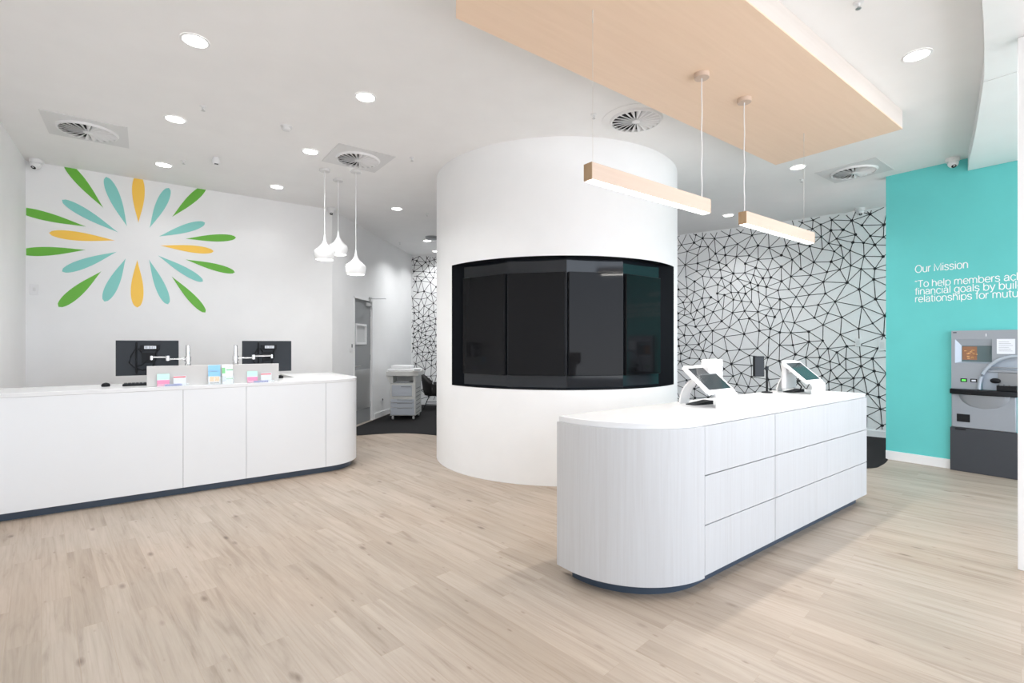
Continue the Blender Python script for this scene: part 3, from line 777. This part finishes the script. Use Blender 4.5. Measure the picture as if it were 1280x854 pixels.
# ------------------------------------------------------------------ mission lettering
ms = thing('mission_lettering', (7.229, 1.76, 1.88), 'white lettering reading Our Mission and its text on the turquoise wall', 'wall lettering', rz=-PI / 2)
def el(cx, cy, rx, ry, a0, a1, n=12): return [(cx + rx * math.cos(math.radians(a0 + (a1 - a0) * k / n)), cy + ry * math.sin(math.radians(a0 + (a1 - a0) * k / n))) for k in range(n + 1)]
XH = .54; HY = XH / 2
ARCH = lambda x0, w: ([(x0, 0), (x0, XH)], [(x0, .30)] + el(x0 + w / 2, .30, w / 2, .24, 170, 0, 12) + [(x0 + w, 0)])
SC_ = [(.47, .40)] + el(.27, .405, .19, .135, 20, 180, 8)[1:] + [(.13, .31), (.27, .27), (.42, .235), (.48, .16)] + el(.27, .135, .21, .135, 0, -165, 10)
GL = {
 'O': (.88, [el(.44, .36, .37, .36, 0, 360, 28)]),
 'M': (.92, [[(.10, 0), (.10, .72), (.46, .06), (.82, .72), (.82, 0)]]),
 'T': (.66, [[(.02, .72), (.64, .72)], [(.33, .72), (.33, 0)]]),
 'o': (.64, [el(.32, HY, .26, HY, 0, 360, 24)]),
 'c': (.58, [el(.32, HY, .25, HY, 35, 325, 20)]),
 'e': (.62, [[(.07, .28), (.57, .28)] + el(.32, HY, .25, HY, 3, 325, 22)]),
 'u': (.62, [[(.09, XH), (.09, .20)] + el(.30, .20, .21, .20, 180, 345, 12) + [(.52, .24)], [(.52, XH), (.52, 0)]]),
 'n': (.62, list(ARCH(.09, .43))),
 'h': (.62, [[(.09, 0), (.09, .74)], ARCH(.09, .43)[1]]),
 'm': (.94, list(ARCH(.09, .37)) + [ARCH(.46, .37)[1]]),
 'r': (.38, [[(.09, 0), (.09, XH)], [(.09, .32), (.14, .45), (.24, .53), (.37, .53)]]),
 'i': (.24, [[(.12, 0), (.12, XH)], [(.12, .66), (.12, .73)]]),
 'l': (.24, [[(.12, 0), (.12, .74)]]),
 's': (.56, [SC_]),
 'p': (.66, [[(.09, -.20), (.09, XH)], el(.34, HY, .25, HY, 0, 360, 22)]),
 'b': (.66, [[(.09, 0), (.09, .74)], el(.34, HY, .25, HY, 0, 360, 22)]),
 'd': (.66, [[(.57, 0), (.57, .74)], el(.32, HY, .25, HY, 0, 360, 22)]),
 'a': (.60, [[(.10, .40)] + el(.29, .38, .19, .16, 160, 0, 10) + [(.48, .08), (.50, .02), (.56, .02)], [(.48, .31), (.22, .28)] + el(.22, .145, .15, .135, 90, 270, 8) + [(.32, .02), (.44, .09), (.48, .16)]]),
 'g': (.66, [el(.32, HY, .25, HY, 0, 360, 22), [(.57, XH), (.57, 0)] + el(.33, -.02, .24, .18, 0, -160, 10)]),
 'f': (.34, [[(.16, 0), (.16, .58)] + el(.28, .60, .12, .14, 180, 80, 6), [(.02, XH), (.32, XH)]]),
 't': (.34, [[(.15, .70), (.15, .14)] + el(.27, .13, .12, .13, 180, 280, 6), [(.02, XH), (.31, XH)]]),
 'y': (.56, [[(.04, XH), (.29, .02)], [(.53, XH), (.27, -.06), (.20, -.17), (.08, -.19)]]),
 'v': (.56, [[(.04, XH), (.28, 0), (.52, XH)]]),
 '"': (.34, [[(.06, .60), (.10, .73)], [(.20, .60), (.24, .73)]]),
 ' ': (.30, []),
}
def text(body, z, em, sx):
    mb = MB(); x = 0; hw = em * .038
    for chh in body:
        adv, strokes = GL[chh]
        for si, st in enumerate(strokes):
            P = [Vector(((x + p[0]) * em * sx, p[1] * em)) for p in st]
            closed = (P[0] - P[-1]).length < 1e-6; L = []; Rr = []; n = len(P)
            for k in range(n):
                a = P[k - 1] if k else (P[-2] if closed else P[0]); b = P[k + 1] if k < n - 1 else (P[1] if closed else P[-1])
                d1 = (P[k] - a); d2 = (b - P[k]); d1 = d1.normalized() if d1.length > 1e-9 else d2.normalized(); d2 = d2.normalized() if d2.length > 1e-9 else d1
                t = (d1 + d2).normalized(); nn = Vector((-t.y, t.x)); m_ = min(1.8, 1 / max(.3, nn.dot(Vector((-d1.y, d1.x))))) * hw
                L.append(P[k] + nn * m_); Rr.append(P[k] - nn * m_)
            for k in range(n - 1):
                q = [L[k], Rr[k], Rr[k + 1], L[k + 1]]
                mb.add([(p.x, -.0012 - .0004 * si, p.y) for p in q], [(0, 1, 2, 3)])
        x += adv
    o = mb.build('text_line', 'letter', ms, (0, 0, z - 1.88), smooth=0); return x * em * sx
EM = .106; SX = .885 / (sum(GL[c][0] for c in '"To help members ach') * EM)
text('Our Mission', 2.234, .115, .468 / (sum(GL[c][0] for c in 'Our Mission') * .115))
text('"To help members achieve', 2.062, EM, SX)
text('financial goals by building', 1.975, EM, SX)
text('relationships for mutual', 1.888, EM, SX)
# ------------------------------------------------------------------ ceiling services
dl = thing('downlight', (.271, 3.914, CEIL), 'round recessed downlight, large one nearest above the reception side', 'downlight', 'recessed ceiling downlights')
MB().lathe([(.088, -.0005), (.088, -.004), (.076, -.007), (.070, -.003)], 32, close=False).build('trim_ring', 'white', dl)
MB().lathe([(.0, -.004), (.0745, -.004)], 32, close=False).build('diffuser', 'emit', dl)
DLS = [((.221, 5.388), 'round recessed downlight between the logo-side air vent and the smoke detector'),
       ((1.46, 3.964), 'round recessed downlight left of the timber raft, well in front of the bell pendants'),
       ((1.405, 5.435), 'round recessed downlight just left of the air vent over the bell pendants'),
       ((.171, 6.839), 'round recessed downlight right above the starburst logo'),
       ((1.37, 6.914), 'round recessed downlight left of the bell pendant cords, close to the logo wall'),
       ((3.042, 6.953), 'round recessed downlight between the bell pendants and the drum wall'),
       ((4.466, 8.748), 'round recessed downlight over the copier corner'),
       ((5.121, 9.613), 'round recessed downlight deepest in the copier corner, half behind the drum wall'),
       ((4.363, 1.051), 'round recessed downlight right of the timber raft, by the soffit edge'),
       ((6.026, 2.542), 'round recessed downlight just beyond the far corner of the timber raft'),
       ((7.40, 4.152), 'round recessed downlight above the patterned wall')]
for (x, y), lb in DLS: copy_thing(dl, (x, y, CEIL), lb)
FILL_DL = [(6.6, 6.0), (7.6, 2.6), (5.5, 8.3)]  # fill lamps without fittings, added to brighten the back of the branch
ALL_DL = [(.271, 3.914)] + [p for p, _ in DLS]

def vent(x, y, label, square=True):
    r = thing('air_vent', (x, y, CEIL), label, 'air vent', 'swirl air vents in the ceiling')
    R_ = .215
    if square:
        p = MB(); h = .305; N = 48; vs = []
        for k in range(N):
            a = 2 * PI * k / N; c, s = math.cos(a), math.sin(a); q = h / max(abs(c), abs(s))
            vs.append((q * c, q * s, -.006)); vs.append((R_ * c, R_ * s, -.009)); vs.append((q * c, q * s, -.0005)); vs.append((R_ * c, R_ * s, -.001))
        fs = []
        for k in range(N):
            a, b = 4 * k, 4 * ((k + 1) % N); fs += [(a, b, b + 1, a + 1), (a, a + 2, b + 2, b), (a + 1, b + 1, b + 3, a + 3)]
        p.add(vs, fs); p.build('ceiling_plate', 'vplate', r, smooth=20)
    else:
        MB().lathe([(.305, -.0005), (.303, -.004), (R_, -.009), (R_, -.001)], 48, close=False).build('ceiling_plate', 'ceil', r)
    MB().lathe([(0, -.0012), (R_ + .004, -.0012)], 40, close=False).build('dark_cavity', 'black', r)
    b = MB(); n_ = 22; ZL = -.026
    for k in range(n_):
        T = Matrix.Rotation(2 * PI * k / n_, 4, 'Z'); i0, i1 = .030, R_ - .001
        pi_, po = 2 * PI * i0 / n_, 2 * PI * i1 / n_
        b.add([T @ Vector(v) for v in [(i0, -pi_ * .15, ZL), (i1, -po * .15, ZL), (i1, po * .15, ZL), (i0, pi_ * .15, ZL)]], [(0, 1, 2, 3)])
        b.add([T @ Vector(v) for v in [(i0, -pi_ * .15, ZL), (i1, -po * .15, ZL), (i1, -po * .55, -.006), (i0, -pi_ * .55, -.006)]], [(0, 1, 2, 3)])
    b.build('swirl_blades', 'white', r, smooth=0)
    MB().lathe([(.0, ZL - .003), (.03, ZL - .003), (.036, ZL), (.036, -.0015)], 24, close=False).build('hub', 'white', r)
    MB().lathe([(R_ - .002, -.0015), (R_ - .002, ZL - .001), (R_ + .008, ZL - .001), (R_ + .020, -.008)], 48, close=False).build('rim', 'white', r)
vent(-.435, 6.165, 'square-plated swirl air vent above the starburst logo')
vent(1.88, 5.33, 'square-plated swirl air vent above the bell pendants')
vent(3.566, 2.879, 'round swirl air vent between the timber raft and the drum wall', False)
vent(6.69, 2.20, 'square-plated swirl air vent near the top of the turquoise wall')

def sprinkler(x, y, label):
    r = thing('sprinkler_head', (x, y, CEIL), label, 'sprinkler', 'ceiling sprinkler heads')
    MB().lathe([(.028, -.0005), (.028, -.004), (.02, -.007), (.009, -.008), (.009, -.026)], 18).build('escutcheon', 'white', r)
    MB().lathe([(.0035, -.026), (.0035, -.036), (.016, -.037), (.016, -.039)], 12).build('deflector', 'steel', r)
sprinkler(.401, 4.954, 'ceiling sprinkler head between the two nearest left downlights')
sprinkler(3.19, 3.045, 'ceiling sprinkler head just left of the round air vent')
sprinkler(3.409, 1.098, 'ceiling sprinkler head right of the timber raft, at the top frame edge')
sprinkler(6.512, 2.70, 'ceiling sprinkler head beside the air vent near the turquoise wall')
sprinkler(3.534, 6.923, 'ceiling sprinkler head left of the drum wall top')
sprinkler(2.339, 4.943, 'ceiling sprinkler head right of the bell pendants air vent')
sprinkler(4.099, 9.214, 'ceiling sprinkler head above the copier')
sprinkler(.345, 6.55, 'ceiling sprinkler head beside the downlight over the logo')
sd = thing('smoke_detector', (1.062, 4.941, CEIL), 'white smoke detector on the ceiling left of the bell pendants vent', 'smoke detector')
MB().lathe([(.05, -.0005), (.05, -.012)], 28).build('detector_base', 'white', sd)
MB().lathe([(.042, -.0122), (.04, -.03), (.028, -.042), (.0, -.045)], 28, close=False).build('detector_chamber', 'vplate', sd)
ss = thing('motion_sensor', (.623, 6.23, CEIL), 'white cylindrical motion sensor hanging above the starburst logo', 'motion sensor')
MB().lathe([(.03, -.0005), (.03, -.02)], 22).build('sensor_neck', 'white', ss)
MB().lathe([(.036, -.0202), (.038, -.04), (.034, -.075), (.022, -.085), (0, -.087)], 24, close=False).build('sensor_body', 'white', ss)
MB().box((-.018, -.045, -.083), (.018, -.02, -.078)).build('sensor_lens', 'dgrey', ss)
sk = thing('ceiling_speaker', (4.372, 8.367, CEIL), 'dark grey round ceiling fitting half hidden by the drum wall', 'ceiling speaker')
MB().lathe([(.13, -.0005), (.13, -.02), (.10, -.05), (0, -.06)], 32, close=False).build('speaker_dome', 'mgrey', sk)
MB().lathe([(.14, -.0005), (.14, -.006), (.131, -.008)], 32, close=False).build('speaker_ring', 'vplate', sk)

def camera_dome(x, y, z, rz, label):
    r = thing('security_camera', (x, y, z), label, 'security camera', 'white dome security cameras', rz)
    # mounted under the ceiling; local -y is the view direction
    MB().lathe([(.062, -.0005), (.062, -.035), (.055, -.042)], 28).build('camera_base', 'white', r)
    T = T3((0, -.012, -.062), 0, math.radians(35))
    MB().lathe([(.0, -.045), (.02, -.042), (.036, -.03), (.047, -.01), (.049, .006), (.042, .026), (.02, .04), (0, .043)], 24, T=T, close=False).build('camera_ball', 'white', r, smooth=60)
    b = MB().lathe([(.022, -.046), (.022, -.036)], 18, T=T3((0, -.012, -.062), 0, math.radians(-35))); 
    b.build('lens_window', 'black', r)
camera_dome(-.96, 7.50, CEIL, math.radians(-35), 'white dome security camera in the ceiling corner beside the starburst logo')
camera_dome(7.10, 1.40, CEIL, math.radians(-60), 'white dome security camera at the top of the turquoise wall')
camera_dome(2.24, 7.50, CEIL, math.radians(-20), 'white dome security camera behind the bell pendant cords')
camera_dome(8.60, 2.75, CEIL, math.radians(-60), 'white dome security camera at the top of the patterned wall')

# switches, outlets
def plate(name, loc, rz, w_, h_, label, cat, dark=None):
    r = thing(name, loc, label, cat, None, rz)
    MB().box((-w_ / 2, -.010, -h_ / 2), (w_ / 2, -.0005, h_ / 2)).build('wall_plate', 'white', r, bevel=.002)
    if dark:
        a, b, c, d, mm = dark; MB().box((a, -.0125, b), (c, -.0102, d)).build('plate_insert', mm, r)
plate('light_switch', (-.99, 7.6, 1.96 + .05), 0, .075, .12, 'small white wall switch in the corner left of the starburst logo', 'wall switch', (-.012, -.02, .012, .02, 'vplate'))
q = D0 + DU * .66
plate('card_reader', (q.x, q.y, 1.34), DRZ, .075, .14, 'white access reader with a dark window beside the grey door', 'card reader', (0, .0, .028, .055, 'dgrey'))
q = D0 + DU * 2.02
plate('power_outlet', (q.x, q.y, .32), DRZ, .115, .075, 'white power outlet low on the wall beside the copier', 'power outlet', (.01, -.015, .045, .02, 'black'))
sA = min(range(400), key=lambda i: abs(curve_at(CL[-1] * i / 400).y - 2.62)) * CL[-1] / 400
for (yy, zz, wd, hh, lb, nm) in ((2.52, 1.38, .09, .16, 'pale wall control plate on the patterned wall close to the turquoise wall', 'wall_control'), (2.82, 1.42, .07, .12, 'pale wall switch on the patterned wall, left of the control plate', 'light_switch')):
    s_ = min((CL[-1] * i / 800 for i in range(800)), key=lambda t: abs(curve_at(t).y - yy)); p = curve_at(s_, .006); p2 = curve_at(s_ + .05, .006); d = p2 - p
    plate(nm, (p.x, p.y, zz), math.atan2(d.y, d.x) , wd, hh, lb, 'wall switch', (-wd * .3, -hh * .3, wd * .3, hh * .3, 'vplate'))

# ------------------------------------------------------------------ copier and chair
cr = thing('photocopier', (3.80, 8.42, .0062), 'white floor-standing photocopier beside the grey door wall', 'photocopier', rz=math.radians(-36.87))
MB().box((-.235, 0, .07), (.235, .58, .385)).build('paper_cabinet', 'toner', cr, bevel=.006)
for z0, z1 in ((.315, .375), (.225, .308), (.085, .218)):
    d = MB().box((-.22, -.016, z0), (.215, -.0005, z1)).build('paper_drawer', 'toner2', cr, bevel=.004)
    MB().box((-.10, -.020, z1 - .016), (.18, -.0162, z1 - .006)).build('drawer_grip', 'mgrey', d)
MB().box((-.235, .0, .388), (.235, .58, .665)).build('printer_body', 'toner', cr, bevel=.008)
f_ = MB().box((-.20, -.014, .43), (.17, -.0005, .635)).build('front_cover', 'toner2', cr, bevel=.01)
MB().box((-.03, -.018, .60), (.15, -.0142, .612)).build('cover_grip', 'mgrey', f_)
oc = MB(); oc.box((-.235, .0, .668), (-.18, .58, .80)); oc.box((.19, .0, .668), (.235, .58, .80)); oc.box((-.18, .3, .668), (.19, .58, .80)); oc.build('output_bay', 'toner', cr)
MB().box((-.18, .02, .668), (.19, .298, .690)).build('output_tray', 'mgrey', cr)
MB().box((-.14, .03, .692), (.1, .25, .697)).build('paper_stack', 'paperw', cr)
sc2 = MB(); sc2.box((-.30, -.03, .803), (.29, .58, .885)); sc2.add([(-.30, -.03, .803), (-.235, .0, .66), (-.235, .5, .66), (-.30, .5, .803), (-.235, 0, .803), (-.235, .5, .803)], [(0, 1, 2, 3), (0, 4, 1), (3, 2, 5), (1, 4, 5, 2)]); sc2.build('scanner_body', 'toner', cr, bevel=.005)
MB().box((-.29, .02, .887), (.23, .57, .925)).box((-.27, .20, .9255), (.10, .55, .985)).build('document_feeder', 'white', cr, bevel=.01)
cpn = MB().prism([(.20, -.10), (.36, -.10), (.36, .06), (.20, .06)], 0, .022, 0, T3((0, 0, .905), 0, math.radians(14))).build('control_panel', 'toner', cr, bevel=.004)
MB().box((.22, -.085, .0222), (.34, -.02, .024), 0, T3((0, 0, .905), 0, math.radians(14))).build('panel_display', 'dgrey', cpn)
vt = MB()
for k in range(7): vt.box((.2352, .06, .11 + k * .075), (.2385, .46, .122 + k * .075))
vt.build('side_grilles', 'mgrey', cr)
for sx_ in (-.19, .19):
    for sy_ in (.04, .53):
        c = MB().tube([(sx_ - .015, sy_, .03), (sx_ + .015, sy_, .03)], .03, 16); c.box((sx_ - .01, sy_ - .01, .055), (sx_ + .01, sy_ + .01, .0695)); c.build('caster', 'vplate', cr)

ch = thing('tub_chair', (4.97, 9.36, .0062), 'black low upholstered chair on thin legs, half behind the drum wall', 'chair', rz=math.radians(-30))
# faces local +x ; back at -x
bk = [(-.24, .47), (-.25, .55), (-.275, .66), (-.295, .745)]
sb = MB(); N = 14
for j, (xo, z) in enumerate([(-.235, .33), (-.245, .45), (-.27, .6), (-.295, .75)]):
    pass
shell = MB(); ro = []
for j, (r_, z) in enumerate([(.24, .32), (.27, .40), (.285, .52), (.30, .64), (.31, .75)]):
    ro.append((r_, z))
vs = []; fs = []; A = [110 + 140 * i / N for i in range(N + 1)]
for (r_, z) in ro:
    for a in A:
        drop = 0 if z < .55 else (abs(a - 180) / 70) ** 2 * (z - .54) * .9
        vs.append((r_ * math.cos(math.radians(a)) + .02 * (1 - z), r_ * 1.02 * math.sin(math.radians(a)), z - drop))
m_ = N + 1
for j in range(len(ro) - 1):
    for i in range(N): fs.append((j * m_ + i, j * m_ + i + 1, (j + 1) * m_ + i + 1, (j + 1) * m_ + i))
shell.add(vs, fs); so = shell.build('backrest', 'fabric', ch, smooth=60)
sl = so.modifiers.new('padding', 'SOLIDIFY'); sl.thickness = .045; sl.offset = -1
MB().prism(arc(0, 0, .235, 0, 360, 28)[:-1], .30, .44).build('seat', 'fabric', ch, bevel=.03, seg=4)
MB().box((-.05, .235, .36), (.24, .285, .56)).box((-.05, -.285, .36), (.24, -.235, .56)).build('armrest', 'fabric', ch, bevel=.02, seg=3)
for sx_, sy_ in ((-1, -1), (-1, 1), (1, -1), (1, 1)):
    MB().tube([(sx_ * .12, sy_ * .12, .30), (sx_ * .25, sy_ * .22, 0.004)], .009).build('leg', 'black', ch)
MB().tube([(-.2, -.18, .13), (.2, -.18, .13)], .006).tube([(-.2, .18, .13), (.2, .18, .13)], .006).build('stretcher', 'black', ch)

# ------------------------------------------------------------------ lights
def area(name, loc, size, power, rot=(0, 0, 0), col=(1, 1, 1), shape='DISK', sy=None, spread=None):
    l = bpy.data.lights.new(name, 'AREA'); l.shape = shape; l.size = size; l.energy = power; l.color = col
    if sy: l.size_y = sy
    if spread: l.spread = math.radians(spread)
    o = bpy.data.objects.new(name, l); COL.objects.link(o); o.location = loc; o.rotation_euler = rot
    return o
for i, (x, y) in enumerate(ALL_DL + FILL_DL):  # fitted downlights first, then the added fill lamps
    area('downlight_and_fill_lamp', (x, y, CEIL - .02), .15, (3 if y > 6.5 and x < 2 else 18 if 8 < y < 9 else 10 if y > 9 else 12) if i < 12 else 6, col=(.97, .985, 1), spread=130)
for p in ((2.9, .95), (.2, 2.3)): area('downlight_and_fill_lamp', (*p, CEIL - .02), .15, 9, col=(.97, .985, 1), spread=130)  # out-of-view fill lamps without fittings, added to brighten the near floor
area('linear_lamp', (2.57, 1.93, 2.305), 1.15, 16, shape='RECTANGLE', sy=.05, col=(1, .96, .9))
area('linear_lamp', (4.245, 1.93, 2.305), 1.15, 16, shape='RECTANGLE', sy=.05, col=(1, .96, .9))
for p in ((1.684, 5.90, 2.38), (1.919, 6.15, 2.50), (1.99, 5.72, 2.212)): area('bell_lamp', p, .18, 1.5, col=(1, .96, .9))

# daylight: bright overcast sky entering through the open shopfront side
wd_ = bpy.data.worlds.new('overcast_sky'); SC.world = wd_; wd_.use_nodes = True
nt = wd_.node_tree; bg = nt.nodes['Background']
tc = nt.nodes.new('ShaderNodeTexCoord'); sep = nt.nodes.new('ShaderNodeSeparateXYZ'); cr_ = nt.nodes.new('ShaderNodeValToRGB')
mr = nt.nodes.new('ShaderNodeMapRange'); mr.inputs['From Min'].default_value = -1; mr.inputs['From Max'].default_value = 1
nt.links.new(tc.outputs['Generated'], sep.inputs[0]); nt.links.new(sep.outputs['Z'], mr.inputs['Value']); nt.links.new(mr.outputs[0], cr_.inputs['Fac'])
e = cr_.color_ramp.elements; e[0].position = .40; e[0].color = (1.1, 1.12, 1.16, 1); e[1].position = .56; e[1].color = (.76, .84, .95, 1)
nt.links.new(cr_.outputs[0], bg.inputs['Color']); bg.inputs['Strength'].default_value = 3.3

# ------------------------------------------------------------------ camera
cam = bpy.data.cameras.new('camera'); co = bpy.data.objects.new('camera', cam); COL.objects.link(co)
co.location = (0, 0, 1.4); co.rotation_euler = (PI / 2, 0, math.atan2(.8, .6) - PI / 2)
cam.sensor_width = 36; cam.lens = 36 * 612 / 1280; cam.shift_y = 3 / 1280; cam.clip_start = .05; cam.clip_end = 100
SC.camera = co
SC.view_settings.view_transform = 'Standard'; SC.view_settings.look = 'None'; SC.view_settings.gamma = 1; SC.view_settings.use_curve_mapping = False
SC.view_settings.exposure = 0.0
SC.cycles.max_bounces = 12; SC.cycles.diffuse_bounces = 8
